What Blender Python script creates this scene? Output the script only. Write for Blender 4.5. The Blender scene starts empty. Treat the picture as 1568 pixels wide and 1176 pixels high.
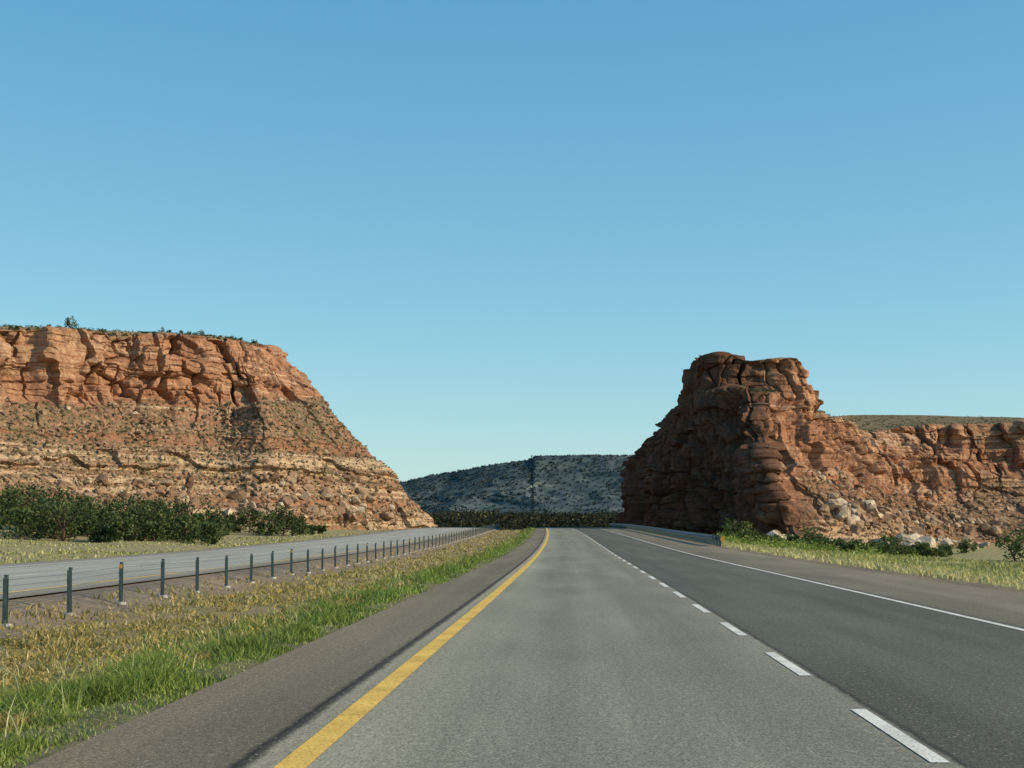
import bpy, math, numpy as np
from mathutils import Vector
rng = np.random.default_rng(7)
scene = bpy.context.scene
COL = scene.collection
F = 2600.0; EYE = 1.32

# ---------------------------------------------------------------- noise
def h3(i, j, k, s=0):
    i = i.astype(np.int64); j = j.astype(np.int64); k = k.astype(np.int64)
    n = (i*73856093) ^ (j*19349663) ^ (k*83492791) ^ (s*2654435761 & 0x7fffffff)
    n = n & 0xffffffff
    n = (n ^ (n >> 16)) * 0x45d9f3b & 0xffffffff
    n = (n ^ (n >> 16)) * 0x45d9f3b & 0xffffffff
    n = n ^ (n >> 16)
    return n / 4294967295.0
def vnoise(P, s=0):
    I = np.floor(P); f = P-I; f = f*f*(3-2*f)
    x, y, z = I[..., 0], I[..., 1], I[..., 2]
    r = 0
    for a in (0, 1):
        wa = f[..., 0] if a else 1-f[..., 0]
        for b in (0, 1):
            wb = f[..., 1] if b else 1-f[..., 1]
            for c in (0, 1):
                wc = f[..., 2] if c else 1-f[..., 2]
                r = r + wa*wb*wc*h3(x+a, y+b, z+c, s)
    return r
def fbm(P, o=4, s=0):
    r = 0; a = .5; t = 0
    for q in range(o):
        r = r + a*vnoise(P*(2**q)+q*17.3, s+q); t += a; a *= .5
    return r/t
def worley(P, s=0, jit=.9):
    I = np.floor(P); sh = P.shape[:-1]
    F1 = np.full(sh, 9.); F2 = np.full(sh, 9.); R = np.zeros(sh)
    for a in (-1, 0, 1):
        for b in (-1, 0, 1):
            for c in (-1, 0, 1):
                x, y, z = I[..., 0]+a, I[..., 1]+b, I[..., 2]+c
                dx = x+.5+jit*(h3(x, y, z, s+1)-.5)-P[..., 0]
                dy = y+.5+jit*(h3(x, y, z, s+2)-.5)-P[..., 1]
                dz = z+.5+jit*(h3(x, y, z, s+3)-.5)-P[..., 2]
                d = np.sqrt(dx*dx+dy*dy+dz*dz)
                m = d < F1
                F2 = np.where(m, F1, np.minimum(F2, d))
                R = np.where(m, h3(x, y, z, s+4), R)
                F1 = np.where(m, d, F1)
    return F1, F2, R
def sstep(a, b, x):
    t = np.clip((x-a)/(b-a), 0, 1); return t*t*(3-2*t)
def cell1(c, key, s):
    """irregular 1-D cells: returns random of the cell and distance to its nearer edge"""
    i = np.floor(c); f = c-i; z0 = np.zeros_like(c)
    e0 = .45*h3(i, key, z0, s); e1 = 1+.45*h3(i+1, key, z0, s)
    inside = f >= e0
    idx = np.where(inside, i, i-1)
    lo = np.where(inside, e0, .45*h3(i-1, key, z0, s)-1); hi = np.where(inside, e1, e0)
    return h3(idx, key, z0, s+7), np.minimum(f-lo, hi-f)

# ---------------------------------------------------------------- mesh helper
def mesh_obj(name, V, Fc, mat, attrs=None, smooth=False, parent=None):
    V = np.ascontiguousarray(V, dtype=np.float32).reshape(-1, 3)
    Fc = np.ascontiguousarray(Fc, dtype=np.int32)
    n, k = Fc.shape
    me = bpy.data.meshes.new(name)
    me.vertices.add(len(V)); me.vertices.foreach_set('co', V.ravel())
    me.loops.add(n*k); me.loops.foreach_set('vertex_index', Fc.ravel())
    me.polygons.add(n)
    me.polygons.foreach_set('loop_start', np.arange(0, n*k, k, dtype=np.int32))
    me.polygons.foreach_set('loop_total', np.full(n, k, dtype=np.int32))
    me.update(calc_edges=True)
    me.polygons.foreach_set('use_smooth', np.full(n, smooth, dtype=bool))
    if attrs:
        for an, av in attrs.items():
            at = me.attributes.new(an, 'FLOAT', 'POINT')
            at.data.foreach_set('value', np.ascontiguousarray(av, dtype=np.float32).ravel())
    me.materials.append(mat)
    ob = bpy.data.objects.new(name, me); COL.objects.link(ob)
    if parent: ob.parent = parent
    return ob
def grid_faces(nu, nv):
    a = np.arange(nu*nv).reshape(nu, nv)
    return np.stack([a[:-1, :-1], a[1:, :-1], a[1:, 1:], a[:-1, 1:]], -1).reshape(-1, 4)

# ---------------------------------------------------------------- node helper
class NT:
    def __init__(s, name):
        s.m = bpy.data.materials.new(name); s.m.use_nodes = True
        s.t = s.m.node_tree; s.b = s.t.nodes['Principled BSDF']
        s.b.inputs['Roughness'].default_value = .9
        s.b.inputs['Specular IOR Level'].default_value = .1
        s.pos = s.t.nodes.new('ShaderNodeNewGeometry').outputs['Position']
    def L(s, a, b): s.t.links.new(a, b)
    def attr(s, n):
        x = s.t.nodes.new('ShaderNodeAttribute'); x.attribute_name = n; return x.outputs['Fac']
    def scale(s, sc, v=None):
        x = s.t.nodes.new('ShaderNodeVectorMath'); x.operation = 'MULTIPLY'
        s.L(v if v is not None else s.pos, x.inputs[0]); x.inputs[1].default_value = sc; return x.outputs[0]
    def noise(s, sc, det=5, v=None, rough=.55, dist=0):
        x = s.t.nodes.new('ShaderNodeTexNoise')
        x.inputs['Scale'].default_value = 1; x.inputs['Detail'].default_value = det
        x.inputs['Roughness'].default_value = rough; x.inputs['Distortion'].default_value = dist
        if not isinstance(sc, tuple): sc = (sc, sc, sc)
        s.L(s.scale(sc, v), x.inputs['Vector']); return x.outputs['Fac']
    def ramp(s, f, stops, interp='LINEAR'):
        x = s.t.nodes.new('ShaderNodeValToRGB'); x.color_ramp.interpolation = interp
        e = x.color_ramp.elements
        while len(e) < len(stops): e.new(.5)
        for el, (p, c) in zip(e, stops):
            el.position = p
            if not isinstance(c, tuple): c = (c, c, c)
            el.color = (*c, 1)
        s.L(f, x.inputs[0]); return x.outputs['Color']
    def mix(s, f, a, b, mode='MIX'):
        x = s.t.nodes.new('ShaderNodeMix'); x.data_type = 'RGBA'; x.blend_type = mode
        for v, i in ((f, x.inputs[0]), (a, x.inputs[6]), (b, x.inputs[7])):
            if isinstance(v, (int, float)): i.default_value = v
            elif isinstance(v, tuple): i.default_value = (*v, 1)
            else: s.L(v, i)
        return x.outputs[2]
    def math(s, op, a, b=0., c=0., clamp=False):
        x = s.t.nodes.new('ShaderNodeMath'); x.operation = op; x.use_clamp = clamp
        for v, i in zip((a, b, c), x.inputs):
            if isinstance(v, (int, float)): i.default_value = v
            else: s.L(v, i)
        return x.outputs[0]
    def bump(s, h, dist, st=1.):
        x = s.t.nodes.new('ShaderNodeBump'); x.inputs['Strength'].default_value = st
        x.inputs['Distance'].default_value = dist; s.L(h, x.inputs['Height']); s.L(x.outputs[0], s.b.inputs['Normal'])
    def out(s, c): s.L(c, s.b.inputs['Base Color']); return s.m

# ---------------------------------------------------------------- materials
def rock_material(name, tint=(1, 1, 1), stain_and_shade=.6):
    n = NT(name)
    strata = n.noise((.006, .006, .50), 5, rough=.68)
    base = n.ramp(strata, [(.30, (.22, .105, .06)), (.39, (.38, .20, .115)), (.45, (.56, .37, .23)), (.48, (.34, .17, .095)), (.53, (.44, .25, .15)),
                           (.57, (.35, .175, .10)), (.60, (.64, .47, .31)), (.64, (.42, .235, .14)), (.72, (.48, .30, .19))])
    stain = n.noise((.30, .30, .05), 5, rough=.65)
    base = n.mix(n.ramp(stain, [(.50, 0.), (.63, stain_and_shade)]), base, (.14, .075, .05))
    patch = n.noise((.05, .05, .09), 3)
    base = n.mix(n.ramp(patch, [(.45, 0.), (.62, .4)]), base, (.37, .17, .095))
    gr = n.noise(1.6, 6, rough=.7)
    base = n.mix(.8, base, n.ramp(gr, [(.3, .55), (.5, 1.), (.7, 1.35)]), 'MULTIPLY')
    r1 = n.noise(1.5, 5, rough=.78)
    tal = n.ramp(r1, [(.38, (.095, .062, .042)), (.46, (.245, .155, .095)), (.56, (.36, .23, .14)), (.67, (.58, .44, .30))])
    big = n.noise((.05, .05, .10), 4)
    tal = n.mix(n.ramp(big, [(.42, 0.), (.6, .55)]), tal, (.34, .17, .10))
    zb = n.noise((.006, .006, .42), 4, rough=.6)
    tal = n.mix(n.ramp(zb, [(.55, 0.), (.575, .85), (.61, .85), (.64, 0.)]), tal, (.58, .42, .265))
    tal = n.mix(n.ramp(zb, [(.36, .6), (.40, .6), (.44, 0.)]), tal, (.35, .16, .09))
    gn = n.noise(.9, 5, rough=.72)
    gm = n.math('ADD', gn, n.math('MULTIPLY', n.math('SUBTRACT', n.noise(.05, 3), .5), .4))
    tal = n.mix(n.ramp(gm, [(.53, 0.), (.58, .75)]), tal, (.135, .125, .065))
    cl = n.attr('cliff')
    cm = n.ramp(n.math('ADD', cl, n.math('MULTIPLY', n.math('SUBTRACT', n.noise(.7, 4), .5), .9)), [(.40, 0.), (.60, 1.)])
    c = n.mix(cm, tal, base)
    topc = n.ramp(n.noise(.5, 5, rough=.7), [(.38, (.10, .10, .045)), (.5, (.20, .17, .09)), (.62, (.34, .25, .16))])
    c = n.mix(n.attr('top'), c, topc)
    # shade painted into the colour of the butte's road-side faces
    vm = n.math('ADD', n.attr('stain_and_shade'), n.math('MULTIPLY', n.math('SUBTRACT', n.noise((.25, .25, .08), 5, rough=.7), .5), .9))
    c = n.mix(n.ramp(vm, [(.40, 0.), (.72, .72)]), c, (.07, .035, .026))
    c = n.mix(1., c, tint, 'MULTIPLY')
    n.bump(n.noise(2.4, 7, rough=.75), .35, .9)
    return n.out(c)
M_rock = rock_material('sandstone', (1.03, 1.0, .95))
M_butte = rock_material('sandstone_stained_shaded', (.92, .83, .76), .85)  # dark streaks, plus the shade painted on the road side

def boulder_material():
    n = NT('boulder_rock')
    r = n.attr('rnd')
    c = n.ramp(r, [(0., (.13, .075, .048)), (.4, (.30, .19, .115)), (.75, (.42, .285, .18)), (1., (.60, .49, .345))])
    c = n.mix(.8, c, n.ramp(n.noise(3., 5, rough=.7), [(.3, .5), (.7, 1.3)]), 'MULTIPLY')
    n.bump(n.noise(4., 6), .12)
    return n.out(c)
M_boulder = boulder_material()
def leaf_material(name, stops):
    n = NT(name); n.b.inputs['Roughness'].default_value = .7
    c = n.ramp(n.attr('rnd'), stops)
    c = n.mix(.7, c, n.ramp(n.noise(.7, 4), [(.3, .55), (.7, 1.4)]), 'MULTIPLY')
    n.out(c)
    tr = n.t.nodes.new('ShaderNodeBsdfTranslucent'); n.L(c, tr.inputs[0])
    mx = n.t.nodes.new('ShaderNodeMixShader'); mx.inputs[0].default_value = .25
    n.L(n.b.outputs[0], mx.inputs[1]); n.L(tr.outputs[0], mx.inputs[2])
    n.L(mx.outputs[0], n.t.nodes['Material Output'].inputs[0])
    return n.m
M_juniper = leaf_material('juniper_leaf', [(0., (.035, .055, .018)), (.6, (.085, .115, .04)), (1., (.17, .185, .07))])
M_bush = leaf_material('bush_leaf', [(0., (.05, .08, .02)), (.6, (.105, .145, .045)), (1., (.20, .21, .08))])
M_scrub = leaf_material('scrub_leaf', [(0., (.06, .075, .035)), (.6, (.11, .12, .055)), (1., (.19, .18, .085))])
M_green = leaf_material('grass_green', [(0., (.12, .175, .033)), (.4, (.22, .29, .06)), (.72, (.36, .39, .13)), (1., (.58, .52, .30))])
M_dry = leaf_material('grass_dry', [(0., (.20, .19, .05)), (.4, (.35, .28, .085)), (.8, (.46, .345, .135)), (1., (.56, .48, .26))])
M_yel = leaf_material('grass_meadow', [(0., (.18, .22, .06)), (.5, (.42, .40, .14)), (1., (.60, .53, .27))])
M_dark = leaf_material('shaded_woodland_leaf', [(0., (.016, .02, .013)), (.70, (.032, .034, .02)), (.86, (.11, .095, .04)), (1., (.24, .20, .08))])  # leaf colour darkened to stand in for shadow beyond the crest
def plain(name, c, rough=.7, metal=0., nz=6.):
    n = NT(name); n.b.inputs['Roughness'].default_value = rough; n.b.inputs['Metallic'].default_value = metal
    return n.out(n.mix(1., c, n.ramp(n.noise(nz, 4), [(.3, .75), (.7, 1.15)]), 'MULTIPLY'))
M_bark = plain('bark', (.12, .08, .055), .9)

# ---------------------------------------------------------------- terrain functions
def shift(y):
    y = np.maximum(y, 0.)
    return np.where(y < 320, -3.5*(y/271.)**2, -3.5*(320/271.)**2-3.5*2*320/271.**2*(y-320))
def rz(y):
    y = np.asarray(y, float)
    a = 1.26*sstep(60, 290, y)
    b = np.interp(y, [290, 310, 345, 420, 560, 750, 1100, 2500, 14000], [1.26, 1.15, .2, -.8, 1.5, 4., 7., 16., 16.])
    return np.where(y < 290, a, b)
def ground_z(x, y):
    o = x-shift(y)
    z = rz(y)
    near = sstep(420, 330, y)
    z = z-.34*sstep(-3.0, -6.5, o)*sstep(-10.8, -8.6, o)*near
    z = z-.45*sstep(-20.3, -24, o)*sstep(-60, -30, o)*near
    z = z+2.6*sstep(-32, -75, o)*sstep(90, 210, y)*near
    z = z-2.4*sstep(9.5, 38, o)*sstep(40, 160, y)*near-.3*sstep(9.2, 14, o)*near
    offroad = np.maximum(sstep(-20.4, -24, o), sstep(9., 14, o))
    med = sstep(-3.1, -4., o)*sstep(-10.5, -9., o)
    P = np.stack([x, y, 0*x], -1)
    z = z+(fbm(P/6., 3, 5)-.5)*(.5*offroad+.12*med)
    z = z+(fbm(P/60., 3, 9)-.5)*3.*sstep(330, 500, y)
    paved = ((o > -3.05) & (o < 8.85)) | ((o > -20.2) & (o < -10.5))
    return z-np.where(paved & (y < 420), .03, 0)

offs = np.concatenate([[-9000, -5000, -3000, -1800, -1000, -600, -400, -280], np.arange(-200, -60, 6), np.arange(-60, -21, 1.5),
                       np.arange(-21, 12, .4), np.arange(12, 60, 1.5), np.arange(60, 200, 6), [280, 400, 600, 1000, 1800, 3000, 5000, 9000]])
ys = np.concatenate([np.arange(-30, 60, 1.), np.arange(60, 360, 2.5), np.arange(360, 1000, 12), np.arange(1000, 3000, 100), [4000, 6000, 9000, 14000]])
O, Y = np.meshgrid(offs, ys, indexing='ij')
X = O+shift(Y); Z = ground_z(X, Y)
n = NT('ground_soil')
off = n.attr('off')
jit = n.math('MULTIPLY', n.math('SUBTRACT', n.noise(.9, 5, rough=.65), .5), 2.2)
t = n.math('MULTIPLY', n.math('ADD', n.math('ADD', off, jit), 30.), 1/60.)
def q(o): return (o+30)/60
zc = n.ramp(t, [(q(-29), (.38, .32, .15)), (q(-23), (.38, .31, .15)), (q(-21.3), (.30, .22, .14)), (q(-20), (.26, .20, .135)),
                (q(-10.6), (.24, .195, .15)), (q(-9.), (.27, .21, .15)), (q(-8.2), (.34, .26, .12)), (q(-5.2), (.34, .265, .11)), (q(-4.7), (.23, .225, .08)),
                (q(-3.2), (.19, .185, .075)), (q(-2.9), (.20, .165, .12)), (q(8.8), (.24, .19, .14)), (q(9.6), (.27, .215, .125)), (q(10.6), (.36, .33, .13)), (q(29), (.38, .33, .14))])
zc = n.mix(n.ramp(n.noise(2.5, 6, rough=.7), [(.35, .8), (.62, 0.)]), zc, n.mix(1., zc, (.5, .5, .5), 'MULTIPLY'))
zc = n.mix(n.ramp(n.noise(.12, 4), [(.45, 0.), (.6, .5)]), zc, (.34, .24, .14))
sep = n.t.nodes.new('ShaderNodeSeparateXYZ'); n.L(n.pos, sep.inputs[0])
far = n.math('MULTIPLY', n.math('SUBTRACT', sep.outputs[1], 310.), 1/60., clamp=True)
zc = n.mix(far, zc, n.ramp(n.noise(.05, 6, rough=.7), [(.4, (.05, .05, .03)), (.6, (.13, .11, .06))]))
n.bump(n.noise(5., 6, rough=.7), .08)
M_ground = n.out(zc)
mesh_obj('ground', np.stack([X, Y, Z], -1), grid_faces(len(offs), len(ys)), M_ground, {'off': O}, smooth=True)

# ---------------------------------------------------------------- roads
def road_material(name, lo, hi, stops):
    n = NT(name); n.b.inputs['Roughness'].default_value = .9; n.b.inputs['Specular IOR Level'].default_value = .12
    sepp = n.t.nodes.new('ShaderNodeSeparateXYZ'); n.L(n.pos, sepp.inputs[0])
    off = n.attr('off')
    cmb = n.t.nodes.new('ShaderNodeCombineXYZ'); n.L(off, cmb.inputs[0]); n.L(sepp.outputs[1], cmb.inputs[1])
    v = cmb.outputs[0]
    w = n.math('MULTIPLY', n.math('SUBTRACT', n.noise(1.6, 5, v=v, rough=.7), .5), .09)
    t = n.math('MULTIPLY', n.math('SUBTRACT', n.math('ADD', off, w), lo), 1/(hi-lo))
    c = n.ramp(t, [((p-lo)/(hi-lo), col) for p, col in stops])
    c = n.mix(.7, c, n.ramp(n.noise((1.7, .03, 1), 4, v=v), [(.3, .78), (.7, 1.22)]), 'MULTIPLY')
    c = n.mix(.8, c, n.ramp(n.noise((.5, .12, 1), 5, v=v, rough=.6), [(.35, .84), (.65, 1.15)]), 'MULTIPLY')
    g1 = n.noise((60, 40, 60), 3, rough=.8)
    c = n.mix(1., c, n.ramp(g1, [(.34, .45), (.5, 1.), (.64, 1.7)]), 'MULTIPLY')
    g2 = n.noise((20, 9, 20), 3, rough=.7)
    c = n.mix(1., c, n.ramp(g2, [(.34, .78), (.5, 1.), (.66, 1.25)]), 'MULTIPLY')
    chips = n.noise((28, 14, 28), 2, rough=.6)
    c = n.mix(n.ramp(chips, [(.63, 0.), (.69, .6)]), c, (.44, .40, .31))
    return n.out(c)
M_road = road_material('asphalt', -3.4, 9.4, [
    (-3.4, (.23, .18, .115)), (-3.0, (.19, .153, .10)), (-1.95, (.165, .138, .093)), (-1.90, (.035, .03, .024)), (-1.86, (.035, .03, .024)),
    (-1.80, (.29, .26, .185)), (-1.3, (.265, .243, .175)), (-.4, (.20, .188, .137)), (.3, (.225, .213, .157)), (1.2, (.20, .188, .137)), (2.1, (.22, .203, .15)),
    (2.15, (.05, .045, .036)), (2.20, (.10, .097, .076)), (3.6, (.114, .111, .086)), (5.9, (.107, .103, .08)), (6.0, (.16, .135, .093)), (8.7, (.22, .175, .12)), (9.4, (.25, .20, .14))])
M_road2 = road_material('asphalt_pale', -21, -10, [
    (-21, (.26, .21, .15)), (-20.0, (.25, .215, .165)), (-19., (.25, .23, .185)), (-18.6, (.32, .30, .24)), (-15., (.35, .33, .27)), (-11.6, (.32, .30, .24)), (-11., (.22, .195, .15)), (-10, (.2, .165, .12))])
ry = np.concatenate([np.arange(-30, 60, 2.), np.arange(60, 340, 2.)])
def strip(name, o0, o1, yy, dz, mat, no=2, parent=None):
    oo = np.linspace(o0, o1, no)
    A, B = np.meshgrid(oo, yy, indexing='ij')
    V = np.stack([A+shift(B), B, rz(B)+dz], -1)
    return mesh_obj(name, V, grid_faces(no, len(yy)), mat, {'off': A}, smooth=True, parent=parent)
highway = strip('highway', -3.05, 8.85, ry, 0., M_road, 24)
opp = strip('highway', -20.2, -10.5, ry, 0., M_road2, 16)
def paint(name, c):
    n = NT(name)
    wr = n.ramp(n.noise((45, 30, 45), 4, rough=.8), [(.38, .40), (.48, 1.)])
    wr2 = n.ramp(n.noise(1.2, 4, rough=.7), [(.35, .75), (.6, 1.)])
    return n.out(n.mix(1., n.mix(1., c, wr, 'MULTIPLY'), wr2, 'MULTIPLY'))
M_white = paint('white_paint', (.80, .76, .66)); M_yellow = paint('yellow_paint', (.84, .53, .13))
strip('edge_line_yellow', -1.67, -1.49, ry, .005, M_yellow, parent=highway)
strip('edge_line_white', 5.68, 5.79, ry, .005, M_white, parent=highway)
def dashes(name, o0, o1, starts, ln, mat, parent):
    V = []; Q = []
    for s0 in starts:
        yy = np.linspace(s0, s0+ln, 3)
        b = len(V)
        for y in yy:
            for o in (o0, o1):
                V.append((o+float(shift(y)), y, float(rz(y))+.005))
        Q += [(b, b+1, b+3, b+2), (b+2, b+3, b+5, b+4)]
    mesh_obj(name, np.array(V), np.array(Q), mat, {'off': np.zeros(len(V))}, parent=parent)
dashes('lane_dashes', 1.98, 2.09, np.arange(9.75-5.6*4, 330, 5.6), 2.8, M_white, highway)
strip('edge_line_yellow', -11.5, -11.35, ry, .005, M_yellow, parent=opp)
strip('edge_line_white', -18.85, -18.7, ry, .005, M_white, parent=opp)
dashes('lane_dashes', -15.15, -15.0, np.arange(0, 330, 5.6*2), 2.8, M_white, opp)

# ---------------------------------------------------------------- rock masses
def pixel_to_world(px, py, d):   # image pixel coordinates and an assumed depth -> metres
    return ((px-884)/F*d, d, EYE+(807-py)/F*d)
def interp_grid(C, nu, nv):
    M, K, _ = C.shape
    Pd = np.concatenate([2*C[:1]-C[1:2], C, 2*C[-1:]-C[-2:-1]], 0)
    rows = []
    for i in range(M-1):
        m = nu[i]; t = np.linspace(0, 1, m, endpoint=(i == M-2))[:, None, None]
        p0, p1, p2, p3 = Pd[i], Pd[i+1], Pd[i+2], Pd[i+3]
        tn = .7
        m1 = (p2-p0)*.5*tn; m2 = (p3-p1)*.5*tn
        rows.append((2*t**3-3*t**2+1)*p1+(t**3-2*t**2+t)*m1+(-2*t**3+3*t**2)*p2+(t**3-t**2)*m2)
    U = np.concatenate(rows, 0)
    cols = []
    for j in range(K-1):
        m = nv[j]; t = np.linspace(0, 1, m, endpoint=(j == K-2))[None, :, None]
        cols.append(U[:, j:j+1]*(1-t)+U[:, j+1:j+2]*t)
    return np.concatenate(cols, 1)
def rockify(G, seed=0, amp=1., arow=None, blk=0., lay=0.):
    P = G[..., :3]; cl = np.clip(G[..., 3], 0, 1); top = np.clip(G[..., 4], 0, 1)
    du = np.gradient(P, axis=0); dv = np.gradient(P, axis=1)
    N = np.cross(du, dv); N /= np.linalg.norm(N, axis=-1, keepdims=True)+1e-9
    for _ in range(6):
        N[1:-1] = (N[:-2]+N[1:-1]+N[2:])/3; N[:, 1:-1] = (N[:, :-2]+N[:, 1:-1]+N[:, 2:])/3
    N[..., 2] *= .35
    tal = (1-cl)*(1-top)
    if arow is None: arow = P.shape[1]//2
    seg = np.linalg.norm(np.diff(P[:, arow, :2], axis=0), axis=1)
    A = np.concatenate([[0], np.cumsum(seg)])[:, None]+0*P[..., 0]
    wa = (fbm(P/4., 3, seed+20)-.5)*3.6+(fbm(P/np.array([12, 12, 12.]), 2, seed+22)-.5)*7
    wz = (fbm(P/np.array([22, 22, 30.]), 3, seed+3)-.5)*3.+(fbm(P/3., 2, seed+4)-.5)*1.6
    a = A+wa; zz = P[..., 2]+wz
    zi = np.zeros_like(zz)
    rL1, eL1 = cell1(zz/3.1, zi, seed+11); rL2, eL2 = cell1(zz/.95, zi+3, seed+12)
    k1 = np.floor(rL1*997); k2 = np.floor(rL2*991)
    rP, eP = cell1((a+.12*zz)/5.2+np.floor(zz/13.)*.37, zi+5, seed+13)
    rB1, eB1 = cell1(a/3.4+k1*.31, k1, seed+14)
    rB2, eB2 = cell1(a/1.5+k2*.17, k2, seed+15)
    m1 = np.clip(sstep(.40, .60, fbm(P/7., 3, seed+33))+blk, 0, 1); m2 = np.clip(sstep(.40, .60, fbm(P/5., 3, seed+37))+lay, 0, 1); m3 = sstep(.38, .58, fbm(P/9., 2, seed+39))
    crackP = sstep(.13, .02, eP)*(h3(np.floor(rP*977), zi, zi, seed+31) > .4)
    crackB = sstep(.07, 0., eB1)*m1; bed = sstep(.09, 0., eL1)*m2; bed2 = sstep(.16, 0, eL2)*(rL2 > .4)*m2
    big = (fbm(P/np.array([13, 13, 40.]), 3, seed+70)-.5)
    butt = 1-np.abs(2*vnoise(P/np.array([7., 7., 30.]), seed+80)-1)
    f1, f2, rF = worley(P/np.array([5., 5., 5.])+np.stack([wa, wa, wz], -1)*.06, seed+55)
    alc = sstep(.60, .70, fbm(P/np.array([8., 8., 6.]), 2, seed+61))
    dc = big*6.+(butt-.5)*2.2+(rP-.5)*2.6*(.35+m3)+(rL1-.5)*1.7*(.3+m2)+(rB1-.5)*1.7*m1+(rL2-.5)*.8*m2+(rB2-.5)*.65*m1
    dc += (rF-.5)*2.0*(1-m3)-sstep(.10, 0, f2-f1)*.9*(1-m3)
    dc -= crackP*2.6+crackB*.6+bed*.5+bed2*.25+alc*1.6
    dc += (fbm(P/1.3, 3, seed+90)-.5)*.9
    e1, e2, r3 = worley(P/.8, seed+95); k1_, k2_, r4 = worley(P/2.2, seed+97)
    dt = (fbm(P/11., 4, seed+100)-.5)*3.2+(rL2 > .62)*.35+(rL1 > .6)*1.1*(fbm(P/9., 2, seed+44) > .45)+np.maximum(0, .5-e1)*.8*(r3 > .4)+np.maximum(0, .5-k1_)*2.*(r4 > .74)
    dt += (fbm(P/1.2, 3, seed+105)-.5)*.8
    dp = (fbm(P/4., 3, seed+110)-.5)*.8
    D = (dc*cl+dt*tal+dp*top)*amp
    return P+N*D[..., None]
def build_rock(name, cols, nu, nv, mat, seed, arow, amp=1., shade_cols=None, blk=0., lay=0.):
    C = np.array([[(*pixel_to_world(a, b, c), w, t) for (a, b, c, w, t) in col] for col in cols], float)
    G = interp_grid(C, nu, nv)
    P = rockify(G, seed, amp, arow, blk, lay)
    vv = np.zeros(P.shape[:2])
    if shade_cols: vv = np.interp(np.arange(P.shape[0]), *shade_cols)[:, None]+vv  # per-column weight of the painted shade
    a = {'cliff': G[..., 3], 'top': np.clip(G[..., 4], 0, 1), 'stain_and_shade': vv}
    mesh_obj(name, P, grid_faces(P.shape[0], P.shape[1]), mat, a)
    return P, G
# left mesa
def lcol(px, d, top, cf=606):
    return [(px, 822, d, 0, 0), (px, 745, d+11, 0, 0), (px, 672, d+20, .1, 0), (px, cf+14, d+27, .3, 0), (px, cf, d+28, 1, 0),
            (px, 552, d+29, 1, 0), (px, top, d+31, 1, 0), (px, top-1, d+34, 0, 1), (px, top-1, d+70, 0, 1), (px, top+30, d+300, 0, 1)]
Lc = [lcol(-700, 150, 485), lcol(-250, 190, 492), lcol(0, 214, 497, 600), lcol(120, 226, 502, 610), lcol(230, 237, 508, 602), lcol(330, 247, 514, 610)]
def scol(foot, pts, d0, d1, back):
    out = []
    ws = [(0, 0), (0, 0), (.1, 0), (.2, 0), (.75, 0), (.9, 0), (.8, 0), (0, 1)]
    allp = [foot]+pts
    for i, ((px, py), (w, t)) in enumerate(zip(allp, ws)):
        out.append((px, py, d0+(d1-d0)*i/7, w, t))
    out += [(back[0], back[1], d1+40, 0, 1), (back[0]-10, back[1]+30, d1+280, 0, 1)]
    return out
Lc += [scol((440, 822), [(425, 745), (410, 672), (396, 618), (392, 606), (382, 552), (374, 521), (362, 520)], 258, 290, (355, 521)),
       scol((530, 822), [(500, 745), (465, 672), (432, 618), (424, 606), (402, 555), (382, 526), (368, 523)], 272, 300, (356, 524)),
       scol((612, 822), [(575, 745), (515, 672), (470, 618), (458, 606), (422, 558), (393, 530), (374, 526)], 287, 309, (358, 526)),
       scol((664, 818), [(610, 745), (541, 672), (495, 618), (482, 606), (436, 560), (400, 531), (378, 527)], 302, 318, (360, 527)),
       scol((655, 818), [(600, 750), (530, 685), (480, 630), (465, 616), (430, 575), (400, 545), (385, 540)], 360, 380, (360, 540)),
       scol((560, 818), [(540, 760), (500, 705), (470, 660), (455, 645), (420, 605), (390, 580), (375, 575)], 480, 500, (350, 575))]
PL, GL = build_rock('sandstone_mesa', Lc, [30, 70, 130, 130, 120, 110, 110, 110, 90, 50, 20], [46, 52, 44, 12, 60, 54, 10, 24, 10], M_rock, 3, 200, 1., None, .1, .35)

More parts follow.
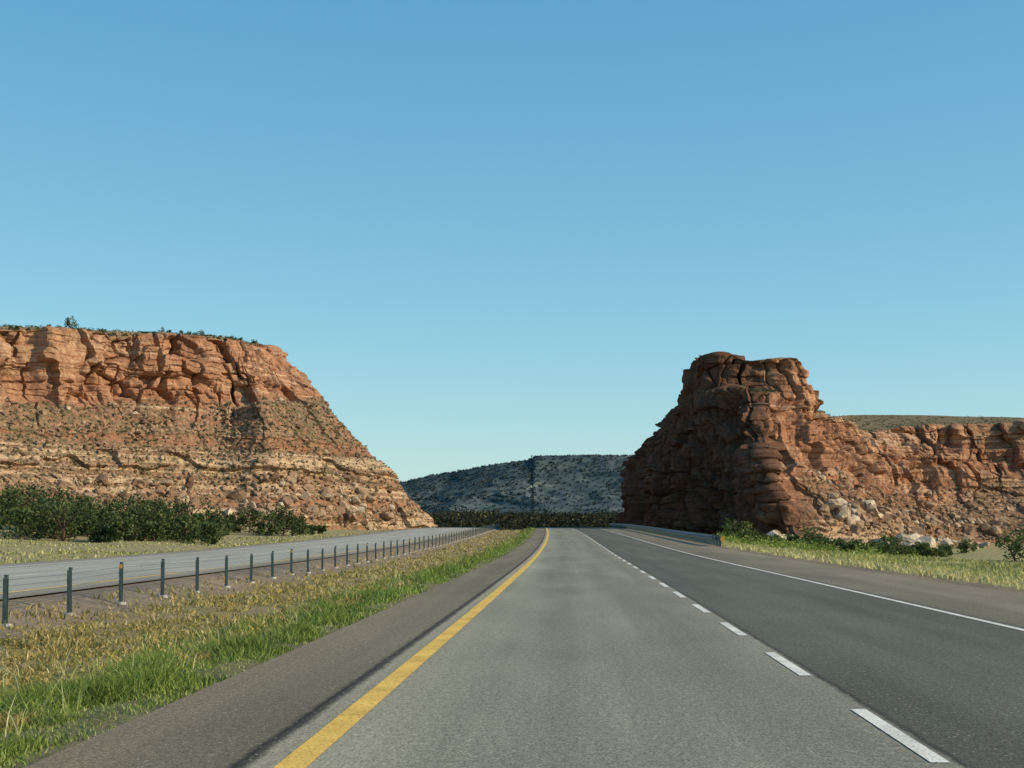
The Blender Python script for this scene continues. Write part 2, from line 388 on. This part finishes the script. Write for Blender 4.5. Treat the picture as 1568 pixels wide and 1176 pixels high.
# right butte with the mesa that trails off behind it
def bcol(p, w, back):
    out = [(a, b, c, ww, 0) for (a, b, c), ww in zip(p, w)]
    a, b, c = p[-1]
    return out+[(a+2, b-1, c+3, 0, 1), (*back, 0, 1)]
Wc = (1, 1, 1, 1, 1); Wt = (0, .25, .9, 1, 1); Wm = (0, 0, 0, 1, 1)
Bc = [bcol([(1020, 820, 420), (1022, 780, 420), (1030, 750, 420), (1050, 725, 420), (1070, 700, 420)], Wc, (1100, 700, 430)),
      bcol([(982, 820, 335), (984, 770, 336), (998, 722, 336), (1026, 682, 336), (1054, 650, 336)], Wc, (1080, 650, 350)),
      bcol([(970, 820, 285), (973, 760, 286), (985, 706, 287), (1020, 655, 287), (1055, 614, 287)], Wc, (1085, 640, 320)),
      bcol([(1018, 820, 268), (1021, 755, 269), (1033, 700, 271), (1050, 650, 273), (1066, 607, 276)], Wc, (1090, 640, 320)),
      bcol([(1080, 820, 250), (1082, 755, 252), (1086, 700, 255), (1090, 650, 258), (1097, 602, 262)], Wc, (1110, 640, 320)),
      bcol([(1150, 822, 231), (1148, 760, 234), (1144, 700, 239), (1138, 650, 245), (1132, 598, 252)], Wc, (1140, 640, 320)),
      bcol([(1205, 826, 221), (1188, 765, 226), (1175, 705, 233), (1167, 650, 241), (1165, 600, 250)], (.6, 1, 1, 1, 1), (1165, 640, 320)),
      bcol([(1275, 829, 225), (1242, 768, 234), (1217, 705, 243), (1202, 655, 249), (1195, 606, 256)], Wt, (1190, 640, 320)),
      bcol([(1345, 832, 236), (1305, 772, 247), (1270, 712, 256), (1248, 662, 261), (1234, 624, 265)], Wt, (1220, 640, 320)),
      bcol([(1395, 834, 250), (1355, 780, 264), (1322, 735, 274), (1298, 690, 280), (1278, 645, 285)], Wt, (1262, 640, 330)),
      bcol([(1425, 834, 272), (1392, 790, 288), (1366, 750, 300), (1342, 705, 306), (1318, 666, 311)], Wt, (1300, 637, 400)),
      bcol([(1480, 834, 292), (1452, 795, 308), (1428, 752, 322), (1405, 700, 326), (1385, 658, 330)], (0, .1, .9, 1, 1), (1380, 637, 420)),
      bcol([(1570, 834, 300), (1562, 795, 315), (1556, 752, 328), (1552, 700, 332), (1548, 652, 335)], Wm, (1540, 641, 420)),
      bcol([(1700, 836, 300), (1700, 795, 315), (1700, 752, 328), (1700, 700, 332), (1700, 655, 335)], Wm, (1690, 646, 420)),
      bcol([(2200, 840, 270), (2200, 800, 285), (2200, 752, 298), (2200, 700, 302), (2200, 655, 306)], Wm, (2200, 646, 420))]
PB, GB = build_rock('sandstone_butte', Bc, [16, 50, 80, 90, 110, 100, 100, 100, 90, 90, 90, 110, 60, 20], [60, 60, 56, 56, 10, 34], M_butte, 41, 150, 1., ([0, 420, 500, 600], [1., 1., .5, 0.]), .45, -.25)  # road-side columns carry painted shade, fading out past the nose
# the turret on top
NC = 28
cols = []
cx = (1140-884)/F*268; cy = 266.
for i in range(NC+1):
    th = 2*math.pi*i/NC
    c_, s_ = math.cos(th), math.sin(th)
    k = (abs(c_)**4+abs(s_)**4)**-.25
    ex, ey = c_*k, s_*k
    vr = float(np.clip(.9-ex*.9, 0, 1))  # painted shade, strongest on the turret's left side
    def pt(sc, z, w, t, sx=0): return (cx+ex*9.0*sc+sx, cy+ey*8.*sc, z, w, t, vr)
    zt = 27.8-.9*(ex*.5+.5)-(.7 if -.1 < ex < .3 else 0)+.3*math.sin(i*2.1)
    cols.append([pt(1.12, 16, 1, 0), pt(1.0, 22.0, 1, 0), pt(.94, 24.2, 1, 0), pt(.92, zt-1.2, 1, 0), pt(.88, zt, .8, .3), pt(.5, zt+.1, 0, .7), pt(.02, zt, 0, 1)])
C = np.array(cols)
G = interp_grid(C, [26]*NC, [24, 24, 36, 14, 20, 20])
G[-1] = G[0]
PT = rockify(G, 41, .55, 40, .5, 0.); PT[-1] = PT[0]
turret = mesh_obj('turret', PT, grid_faces(*PT.shape[:2]), M_butte, {'cliff': G[..., 3], 'top': G[..., 4]*.5, 'stain_and_shade': G[..., 5]}, parent=bpy.data.objects['sandstone_butte'])

# far mesa
n = NT('far_mesa_hazed_rock')
c = n.ramp(n.noise((.009, .009, .035), 6, rough=.62), [(.40, (.055, .078, .082)), (.50, (.075, .098, .098)), (.58, (.105, .125, .115)), (.68, (.19, .20, .17))])  # bluish grey: distance haze painted into the rock colour
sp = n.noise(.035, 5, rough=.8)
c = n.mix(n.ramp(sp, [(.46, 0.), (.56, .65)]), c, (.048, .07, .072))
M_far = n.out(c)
tops = [(100, 765, 2950), (400, 756, 2850), (560, 747, 2780), (612, 739, 2750), (640, 733, 2740), (665, 727, 2730), (700, 722, 2710), (745, 713, 2700), (790, 707, 2690), (815, 703, 2685), (824, 698, 2680), (900, 697, 2670), (970, 698, 2660), (1150, 697, 2650), (1500, 700, 2650), (2000, 720, 2700)]
cols = []
for px, py, d in tops:
    h = 793-py
    cols.append([(*pixel_to_world(px, 795, d-420), 0, 0), (*pixel_to_world(px, 795-h*.30, d-260), 0, 0), (*pixel_to_world(px, 795-h*.66, d-130), .5, 0), (*pixel_to_world(px, 795-h*.84, d-75), 1, 0), (*pixel_to_world(px, py+1, d-45), 1, 0), (*pixel_to_world(px, py+1, d+900), 0, 1)])
G = interp_grid(np.array(cols), [20, 30, 30, 30, 30, 40, 50, 50, 30, 16, 60, 70, 60, 30, 30], [24, 34, 24, 16, 10])
P = G[..., :3].copy()
rid = 1-np.abs(2*fbm(P/np.array([120, 160, 900.]), 4, 200)-1)
wgt = np.interp(np.arange(P.shape[1]), [0, 24, 58, 82, 98, 108], [.3, 1, 1, .6, .2, 0])
P[..., 1] -= (rid-.6)*110*wgt[None]
P[..., 2] += (fbm(P/45., 4, 210)-.5)*9*wgt[None]
dm = mesh_obj('distant_mesa', P, grid_faces(*P.shape[:2]), M_far, smooth=True)
far_rim = P[:, 97]; far_face = P[:, 10:97]

# ---------------------------------------------------------------- boulders
def ico():
    import bmesh
    bm = bmesh.new(); bmesh.ops.create_icosphere(bm, subdivisions=2, radius=1)
    V = np.array([v.co[:] for v in bm.verts]); Fc = np.array([[v.index for v in f.verts] for f in bm.faces]); bm.free(); return V, Fc
IV, IF = ico()
def boulders(name, pos, size, rnd, flat=.75):
    N = len(pos); V = np.repeat(IV[None], N, 0)
    for kq in range(9):
        nn = rng.normal(size=(N, 1, 3)); nn /= np.linalg.norm(nn, axis=-1, keepdims=True)
        cc = rng.uniform(.35, .75, (N, 1))
        dd = np.maximum(0, (V*nn).sum(-1)-cc)
        V = V-dd[..., None]*nn
    V = V*rng.uniform(.7, 1.45, (N, 1, 3))*np.array([1, 1, flat])*size[:, None, None]
    a = rng.uniform(0, 6.28, N); ca, sa = np.cos(a)[:, None], np.sin(a)[:, None]
    x = V[..., 0]*ca-V[..., 1]*sa; y = V[..., 0]*sa+V[..., 1]*ca
    V = np.stack([x, y, V[..., 2]], -1)+pos[:, None]
    Fc = (IF[None]+(np.arange(N)*len(IV))[:, None, None]).reshape(-1, 3)
    return mesh_obj(name, V, Fc, M_boulder, {'rnd': np.repeat(rnd, len(IV))})
def sample(P, G, num, u0, u1, v0, v1, maxcliff=.5):
    iu = rng.integers(int(P.shape[0]*u0), int(P.shape[0]*u1), num); iv = rng.integers(v0, v1, num)
    k = (G[iu, iv, 3] < maxcliff)
    return P[iu, iv][k]
def at(P, px, z):   # point of a rock face at an image pixel column and a height
    e = np.abs(P[..., 0]/P[..., 1]*F+884-px)/3+np.abs(P[..., 2]-z)*4
    e[int(P.shape[0]*.86):] += 1e3
    i = np.unravel_index(np.argmin(e), e.shape); return P[i]
pb = []; sb = []
p = sample(PL, GL, 2600, .08, .93, 12, 150); pb.append(p); sb.append(.12+.6*rng.random(len(p))**4)
p = sample(PL, GL, 300, .1, .85, 12, 60); pb.append(p); sb.append(.35+1.1*rng.random(len(p))**3)
p = sample(PB, GB, 1300, .52, .98, 10, 118, .8); pb.append(p); sb.append(.16+.75*rng.random(len(p))**3)
p = sample(PB, GB, 170, .50, .90, 14, 54, .8); pb.append(p); sb.append(.5+1.2*rng.random(len(p))**2)
rb = [np.clip(rng.normal(.45, .22, len(q_)), 0, .95) for q_ in pb]
def heap(px, d, spread, num, smax, pale):
    x0 = (px-884)/F*d
    x = x0+rng.normal(size=num)*spread; y = d+rng.normal(size=num)*spread*.6
    s = .3+(smax-.3)*rng.random(num)**2
    z = ground_z(x, y)+s*.3
    return np.stack([x, y, z], -1), s, np.clip(pale+rng.normal(size=num)*.2, 0, 1)
for a in [(400, 240, 3., 34, 1.2, .8), (350, 236, 4., 30, 1.2, .6), (250, 222, 5., 34, 1.1, .7), (1290, 220, 3., 34, 1.7, .6), (1340, 216, 4., 50, 1.9, .8), (1385, 216, 2.5, 40, 2.3, .95), (1430, 240, 5., 50, 1.7, .75), (1185, 213, 2.2, 26, 1.9, .9), (1240, 212, 2.5, 34, 1.7, .8)]:
    p, s, r = heap(*a); pb.append(p); sb.append(s); rb.append(r)
def slopeheap(P, px, z, spread, num, smax, pale):
    c0 = at(P, px, z); k = np.argsort(((P.reshape(-1, 3)-c0)**2).sum(1))[:int(spread)]
    p = P.reshape(-1, 3)[rng.choice(k, num)]; s = .3+(smax-.3)*rng.random(num)**2
    pb.append(p+np.array([0, 0, .1])); sb.append(s); rb.append(np.clip(pale+rng.normal(size=num)*.15, 0, 1))
slopeheap(PL, 555, 3.4, 2600, 40, 1.5, .85); slopeheap(PL, 535, 4.6, 900, 9, 1.7, .95); slopeheap(PL, 500, 3.2, 2200, 26, 1.1, .7)
slopeheap(PL, 405, 3.6, 2000, 22, 1.0, .8); slopeheap(PL, 270, 6.0, 1500, 20, 1.2, .45)
slopeheap(PB, 1290, 4., 1400, 20, 1.7, .75); slopeheap(PB, 1350, 3., 1900, 30, 1.6, .85)
boulders('fallen_boulders', np.concatenate(pb), np.concatenate(sb), np.concatenate(rb))

# ---------------------------------------------------------------- foliage
def leaves(C, S):
    N = len(C)
    a = rng.normal(size=(N, 3)); a /= np.linalg.norm(a, axis=1, keepdims=True)
    b = rng.normal(size=(N, 3)); b -= (a*b).sum(1, keepdims=True)*a; b /= np.linalg.norm(b, axis=1, keepdims=True)
    S = S[:, None]
    return np.stack([C-a*S, C+b*S*.6, C+a*S, C-b*S*.6], 1)
def clump_cloud(centers, radii, per, leaf):
    N = len(centers)
    d = rng.normal(size=(N, per, 3)); d /= np.linalg.norm(d, axis=2, keepdims=True)
    r = rng.uniform(.35, 1.15, (N, per, 1))
    Cc = centers[:, None]+d*r*radii[:, None]
    base = rng.random((N, 1))
    rnd = np.clip(base*.6+rng.random((N, per))*.4, 0, 1)
    V = leaves(Cc.reshape(-1, 3), (leaf*rng.uniform(.6, 1.3, N*per)))
    return V, np.repeat(rnd.reshape(-1), 4)
def leaf_mesh(name, Vs, Rs, mat, parent=None):
    V = np.concatenate([v.reshape(-1, 3) for v in Vs]); R = np.concatenate(Rs)
    Fc = np.arange(len(V)).reshape(-1, 4)
    return mesh_obj(name, V, Fc, mat, {'rnd': R}, parent=parent)
def limb(V, Q, a, b, r0, r1, k=6):
    a = np.array(a, float); b = np.array(b, float); d = b-a; d /= np.linalg.norm(d)
    u = np.cross(d, [0, 1, .1]); u /= np.linalg.norm(u); w = np.cross(d, u); s = len(V)
    for c, r in ((a, r0), (b, r1)):
        for i in range(k):
            t = 2*math.pi*i/k; V.append(c+r*(math.cos(t)*u+math.sin(t)*w))
    for i in range(k): Q.append((s+i, s+(i+1) % k, s+k+(i+1) % k, s+k+i))
def tree(base, h, wdt, TV, TQ, centers, radii, nclump, t0):
    base = np.array(base, float)
    lean = rng.normal(size=2)*.1*h
    topp = base+np.array([lean[0], lean[1], h*.7])
    limb(TV, TQ, base-[0, 0, .3], topp, .04*h, .015*h)
    for i in range(nclump):
        t = rng.uniform(t0, 1.05); a = rng.uniform(0, 6.28); rr = wdt*.5*rng.uniform(.2, 1.1)*(1.15-.6*t)
        c = base+np.array([lean[0]*t+math.cos(a)*rr, lean[1]*t+math.sin(a)*rr, h*(.08+.8*t)])
        st = base+(topp-base)*max(.1, t-.25)
        if i % 2 == 0: limb(TV, TQ, st, c, .018*h, .006*h, 5)
        centers.append(c); s = wdt*rng.uniform(.08, .22); radii.append((s, s, s*.85))
def grove(name, spots, mat, nclump, per, leaf, t0=.0):
    TV, TQ, Cn, Rd = [], [], [], []
    for (x, y, z, h, w) in spots: tree((x, y, z), h, w, TV, TQ, Cn, Rd, nclump, t0)
    tr = mesh_obj(name, np.array(TV), np.array(TQ), M_bark)
    V, R = clump_cloud(np.array(Cn), np.array(Rd), per, leaf)
    leaf_mesh('crowns', [V], [R], mat, parent=tr)
    return tr
def gspot(px, d, h, k):
    x = (px-884)/F*d; return (x, d, float(ground_z(np.array(x), np.array(d))), h, h*k)
sp = [gspot(x+rng.normal()*4, rng.uniform(140, 178), rng.uniform(1.3, 4.2), rng.uniform(1.1, 1.8)) for x in np.arange(-120, 325, 6.5)]
sp += [gspot(*a, 1.25) for a in [(365, 200, 2.6), (380, 200, 2.9), (350, 205, 1.8), (415, 190, 2.6), (432, 192, 3.2), (448, 194, 2.6), (460, 196, 2.), (225, 222, 2.6), (240, 225, 2.2), (490, 215, 1.2), (335, 180, 2.), (398, 196, 1.5), (475, 205, 1.2)]]
grove('scrub_trees', sp, M_juniper, 22, 32, .16)
sp = [gspot(*a, 1.5) for a in [(1135, 200, 2.2), (1150, 204, 1.8), (1210, 192, 1.8), (1232, 190, 2.4), (1250, 192, 1.8), (1300, 195, 1.6), (1335, 190, 1.7), (1360, 186, 2.3), (1405, 190, 1.6), (1470, 205, 1.6),
                 (1545, 170, 2.8), (1560, 172, 3.4), (1580, 168, 3.4), (1610, 170, 3), (1112, 205, 1.6), (1122, 200, 2.4), (1280, 196, 1.5), (1440, 200, 1.3)]]
sp += [gspot(rng.uniform(1105, 1440), rng.uniform(180, 205), rng.uniform(.6, 1.5), rng.uniform(1.4, 2.2)) for _ in range(42)]
grove('desert_bushes', sp, M_bush, 20, 30, .14)
wx = rng.uniform(1100, 1420, 130); wd = rng.uniform(120, 190, 130); x = (wx-884)/F*wd
s = rng.uniform(.2, .6, 130)
V, R = clump_cloud(np.stack([x, wd, ground_z(x, wd)+s*.5], -1), np.stack([s*1.8, s*1.8, s], -1), 44, .11)
leaf_mesh('tall_weeds', [V], [np.clip(R*.6, 0, 1)], M_green)
rowt = sum([46, 52, 44, 12, 60, 54])+5
def rim(P, px, row=rowt):
    u = 884+P[:, row, 0]/P[:, row, 1]*F
    i = int(np.argmin(np.abs(u[:int(len(u)*.8)]-px))); return P[i, row]
a = rim(PL, 95); grove('juniper_tree', [(a[0], a[1], a[2]-.3, 2.2, 2.6)], M_juniper, 24, 22, .12, .05)
sp = []
for px, h in [(4, .9), (12, .7), (30, .6), (45, .5), (60, .6), (125, .5), (148, .9), (157, .5), (165, .7), (182, .5), (200, .6), (215, .5), (228, .9), (240, 1.), (252, .6), (268, .7), (283, .7), (296, 1.1), (305, .8), (325, .6), (338, .5), (350, 1.), (362, .7), (384, .8), (395, .5), (-60, 1.2), (-130, 1.)]:
    a = rim(PL, px); sp.append((a[0], a[1], a[2]-.15, h*.95, h*1.6))
grove('juniper_trees', sp, M_juniper, 10, 18, .10)
Cn = []
for (P_, G_, num, u0, u1, v0, v1) in [(PL, GL, 2200, .05, .95, 8, 154), (PL, GL, 500, .05, .95, 270, 308), (PB, GB, 900, .5, .99, 8, 118), (PB, GB, 700, .3, .99, 236, 272)]:
    Cn.append(sample(P_, G_, num, u0, u1, v0, v1, .6))
Cn = np.concatenate(Cn); s = .12+.36*rng.random(len(Cn))**2
V, R = clump_cloud(Cn+np.array([0, 0, .12]), np.stack([s*1.2, s*1.2, s*.8], -1), 18, .11)
leaf_mesh('sagebrush', [V], [R], M_scrub)
# distant woodland beyond the crest
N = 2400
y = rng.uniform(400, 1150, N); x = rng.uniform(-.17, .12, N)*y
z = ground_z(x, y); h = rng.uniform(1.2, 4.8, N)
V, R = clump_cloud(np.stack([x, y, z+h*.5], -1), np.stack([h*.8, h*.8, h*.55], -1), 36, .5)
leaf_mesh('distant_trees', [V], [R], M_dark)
i = rng.integers(60, far_rim.shape[0]-60, 1200); c1 = far_rim[i]+np.stack([rng.normal(size=1200)*4, rng.uniform(0, 60, 1200), np.full(1200, 1.0)], -1)
i = rng.integers(60, far_face.shape[0]-60, 1800); j = rng.integers(0, far_face.shape[1], 1800); c2 = far_face[i, j]+[0, 0, 1.]
cc = np.concatenate([c1, c2]); s = rng.uniform(.8, 2.6, len(cc))
n = NT('pinyon_far'); M_pf = n.out(n.mix(n.attr('rnd'), (.042, .06, .06), (.07, .092, .085)))
V, R = clump_cloud(cc, np.stack([s, s, s*.8], -1), 9, 1.4)
leaf_mesh('pinyon_trees', [V], [R], M_pf)

# ---------------------------------------------------------------- grass
def blades(name, x, y, h, w, mat, rnd=None, parent=None):
    N = len(x); z = ground_z(x, y)
    a = rng.uniform(0, 6.28, N); bx, by = np.cos(a)*w, np.sin(a)*w
    lx, ly = rng.normal(size=N)*h*.5, rng.normal(size=N)*h*.5
    B = np.stack([x, y, z-.02], -1)
    o = np.stack([bx, by, 0*bx], -1)
    m = B+np.stack([lx*.35, ly*.35, h*.6], -1); t = B+np.stack([lx, ly, h], -1)
    V = np.stack([B-o, B+o, m+o*.7, m-o*.7, m-o*.7, m+o*.7, t+o*.12, t-o*.12], 1)
    if rnd is None: rnd = rng.random(N)
    return mesh_obj(name, V, np.arange(N*8).reshape(-1, 4), mat, {'rnd': np.repeat(rnd, 8)}, parent=parent)
def ydist(N, y0, y1):
    u = rng.random(N); return 1/(1/y0+(1/y1-1/y0)*u)
N = 150000; y = ydist(N, 7.5, 290.); o = -3.04-np.abs(rng.normal(size=N))*.72-rng.random(N)*.75
x = o+shift(y); pn = fbm(np.stack([x*1.7, y*1.1, 0*x], -1), 4, 301)
k = (rng.random(N) < sstep(.38, .58, pn)*.9+.12); x, y, o, pn = x[k], y[k], o[k], pn[k]
h = (.02+.115*rng.random(len(x))**1.8)*(.4+1.4*sstep(.42, .7, pn))*(.35+.65*sstep(-3.0, -3.6, o))+.012
blades('verge_grass', x, y, h, .0032*(1+y/14.), M_green, np.clip(rng.random(len(x))*.74+.8*(.55-pn), 0, 1))
N = 1100; cl_ = rng.integers(0, 130, N); cy_ = ydist(130, 8, 120); co_ = -3.6-rng.random(130)*2.6
y = cy_[cl_]+rng.normal(size=N)*.2; o = co_[cl_]+rng.normal(size=N)*.08; x = o+shift(y)
blades('seed_stalks', x, y, rng.uniform(.14, .34, N), .004*(1+y/25.), M_green, rng.uniform(.5, 1., N))
N = 120000; y = ydist(N, 8, 280.); o = -3.8-rng.random(N)*6.1; x = o+shift(y)
pn = fbm(np.stack([x*1.6, y*1.1, 0*x], -1), 3, 305)
k = rng.random(N) < sstep(.42, .58, pn)*np.where(o < -8.4, .35, 1.)+.06; x, y, pn = x[k], y[k], pn[k]
blades('median_grass', x, y, (.02+.09*rng.random(len(x))**1.5)*(.5+sstep(.4, .65, pn)), .006*(1+y/14.), M_dry)
N = 900; y = ydist(N, 9, 200); x = -4.2-rng.random(N)*4.6+shift(y); s = rng.uniform(.05, .16, N)
V, R = clump_cloud(np.stack([x, y, ground_z(x, y)+s*.4], -1), np.stack([s*1.4, s*1.4, s*.8], -1), 36, .022)
leaf_mesh('median_weeds', [V], [R], M_dry)
N = 70000; y = ydist(N, 32, 240.); o = 9.4+np.abs(rng.normal(size=N))*9.; x = o+shift(y)
pn = fbm(np.stack([x*.4, y*.15, 0*x], -1), 3, 309); k = rng.random(N) < sstep(.40, .58, pn)+.10; x, y, pn = x[k], y[k], pn[k]
blades('meadow_grass', x, y, .04+.2*rng.random(len(x))**1.5, .012*(1+y/40.), M_yel, np.clip(rng.random(len(x))*.6+.5*(1-sstep(9, 16, x-shift(y))*.9), 0, 1))
N = 50000; y = ydist(N, 50, 220.); o = -21.3-rng.random(N)*48.; x = o+shift(y)
pn = fbm(np.stack([x*.3, y*.1, 0*x], -1), 3, 311); k = rng.random(N) < sstep(.40, .58, pn)+.08; x, y = x[k], y[k]
blades('field_grass', x, y, .04+.18*rng.random(len(x))**1.5, .016*(1+y/40.), M_yel)

# ---------------------------------------------------------------- cable barrier
M_post = plain('post_steel', (.11, .15, .135), .5, .2); M_cable = plain('cable_steel', (.25, .27, .27), .45, .7)
M_conc = plain('footing_concrete', (.42, .40, .36), .9); M_refl = plain('reflector', (.75, .42, .08), .4)
def box(V, Q, c, s):
    b = len(V); c = np.array(c); s = np.array(s)/2
    for dx in (-1, 1):
        for dy in (-1, 1):
            for dz in (-1, 1): V.append(c+s*np.array([dx, dy, dz]))
    for f in ((0, 1, 3, 2), (4, 6, 7, 5), (0, 4, 5, 1), (2, 3, 7, 6), (0, 2, 6, 4), (1, 5, 7, 3)): Q.append(tuple(b+i for i in f))
bar = bpy.data.objects.new('cable_barrier', None); COL.objects.link(bar)
V, Q, V2, Q2, V3, Q3, V4, Q4 = [], [], [], [], [], [], [], []
py_ = np.arange(27.5-3.55*8, 285, 3.55)
for i, y in enumerate(py_):
    x = -9.3+float(shift(y)); z = float(ground_z(np.array(x), np.array(y)))
    H = .78+rng.normal()*.015; tl = rng.normal()*.014
    b = len(V)
    box(V, Q, (x, y, z+H/2-.05), (.012, .085, H+.1)); box(V, Q, (x+.03, y-.047, z+H/2-.05), (.056, .008, H+.1)); box(V, Q, (x+.03, y+.047, z+H/2-.05), (.056, .008, H+.1))
    for j in range(b, len(V)): V[j] = V[j]+np.array([tl*(V[j][2]-z), tl*(V[j][2]-z), 0])
    box(V3, Q3, (x+.035, y, z+H+.03), (.06, .07, .05))
    if i % 6 == 4: box(V4, Q4, (x+.03, y-.062, z+H-.03), (.06, .012, .08))
    k = 10; b2 = len(V2)
    for rr, zz in ((.13, -.05), (.12, .03), (.0, .035)):
        for t in range(k): V2.append(np.array([x+.02+rr*math.cos(t*.6283), y+rr*math.sin(t*.6283), z+zz]))
    for l in range(2):
        for t in range(k): Q2.append((b2+l*k+t, b2+l*k+(t+1) % k, b2+(l+1)*k+(t+1) % k, b2+(l+1)*k+t))
mesh_obj('posts', np.array(V), np.array(Q), M_post, parent=bar)
mesh_obj('footings', np.array(V2), np.array(Q2), M_conc, parent=bar)
mesh_obj('post_caps', np.array(V3), np.array(Q3), M_post, parent=bar)
mesh_obj('reflectors', np.array(V4), np.array(Q4), M_refl, parent=bar)
V, Q = [], []
for hh, ox in ((.52, .012), (.63, -.02), (.74, .012)):
    pts = []
    for y in py_:
        x = -9.3+float(shift(y)); pts.append((x+ox, y, float(ground_z(np.array(x), np.array(y)))+hh))
    for a, b in zip(pts[:-1], pts[1:]): limb(V, Q, a, b, .006, .006, 5)
mesh_obj('cables', np.array(V), np.array(Q), M_cable, parent=bar)

# ---------------------------------------------------------------- w-beam guardrail
M_galv = plain('galvanised_steel', (.30, .31, .31), .6, .4)
gr = bpy.data.objects.new('guardrail', None); COL.objects.link(gr)
gy = np.arange(106, 286, 1.905); prof = [(.0, .46), (-.0, .50), (-.08, .54), (-.08, .57), (-.0, .61), (-.0, .64), (-.08, .68), (-.08, .71), (0., .75), (0., .78)]
V = []
for (dx, dz) in prof:
    for y in gy:
        o = 9.2+max(0, (112-y))*.05
        V.append((o+dx+float(shift(y)), y, float(rz(y))+dz-.12))
mesh_obj('rail', np.array(V), grid_faces(len(prof), len(gy)), M_galv, parent=gr)
V, Q = [], []
for y in gy:
    x = 9.34+float(shift(y)); box(V, Q, (x, y, float(rz(y))+.2), (.16, .12, .95)); box(V, Q, (x-.11, y, float(rz(y))+.5), (.05, .1, .32))
mesh_obj('posts', np.array(V), np.array(Q), M_post, parent=gr)
V, Q = [], []; y = 105.9; x = 9.5+float(shift(y)); box(V, Q, (x, y, .62), (.26, .03, .3)); box(V, Q, (x, y+.035, .3), (.06, .03, .8))
mesh_obj('end_marker', np.array(V), np.array(Q), M_refl, parent=gr)

# ---------------------------------------------------------------- light, sky, camera
EL, AZ = 28., 97.
w = bpy.data.worlds.new('World'); scene.world = w; w.use_nodes = True
nt = w.node_tree; bg = nt.nodes['Background']
sk = nt.nodes.new('ShaderNodeTexSky'); sk.sky_type = 'NISHITA'; sk.sun_disc = False
sk.sun_elevation = math.radians(EL); sk.sun_rotation = math.radians(AZ)
sk.altitude = 1500; sk.air_density = 1.0; sk.dust_density = 1.0; sk.ozone_density = 1.
sc_ = nt.nodes.new('ShaderNodeSeparateColor'); cc_ = nt.nodes.new('ShaderNodeCombineColor')
nt.links.new(sk.outputs[0], sc_.inputs[0])
for i, (g, k) in enumerate([(1.05, .82), (.70, 1.93), (.5, 2.9)]):   # camera-like tone response of the sky
    p = nt.nodes.new('ShaderNodeMath'); p.operation = 'POWER'; nt.links.new(sc_.outputs[i], p.inputs[0]); p.inputs[1].default_value = g
    m = nt.nodes.new('ShaderNodeMath'); m.operation = 'MULTIPLY'; nt.links.new(p.outputs[0], m.inputs[0]); m.inputs[1].default_value = k
    nt.links.new(m.outputs[0], cc_.inputs[i])
nt.links.new(cc_.outputs[0], bg.inputs[0]); bg.inputs[1].default_value = .11
sd = bpy.data.lights.new('sun', 'SUN'); sd.energy = 5.; sd.angle = math.radians(.5); sd.color = (1., .86, .67)
so = bpy.data.objects.new('sun', sd); COL.objects.link(so)
e, a = math.radians(EL), math.radians(AZ)
dirv = Vector((math.cos(e)*math.sin(a), math.cos(e)*math.cos(a), math.sin(e)))
so.rotation_euler = dirv.to_track_quat('Z', 'Y').to_euler()
cd = bpy.data.cameras.new('camera'); cam = bpy.data.objects.new('camera', cd); COL.objects.link(cam)
cam.location = (0, 0, EYE); cam.rotation_euler = (math.radians(90+4.815), 0, math.radians(2.203))
cd.sensor_width = 36; cd.lens = F/1568*36; cd.clip_end = 30000; cd.clip_start = .1
scene.camera = cam
scene.view_settings.view_transform = 'Standard'; scene.view_settings.look = 'None'; scene.view_settings.exposure = 0
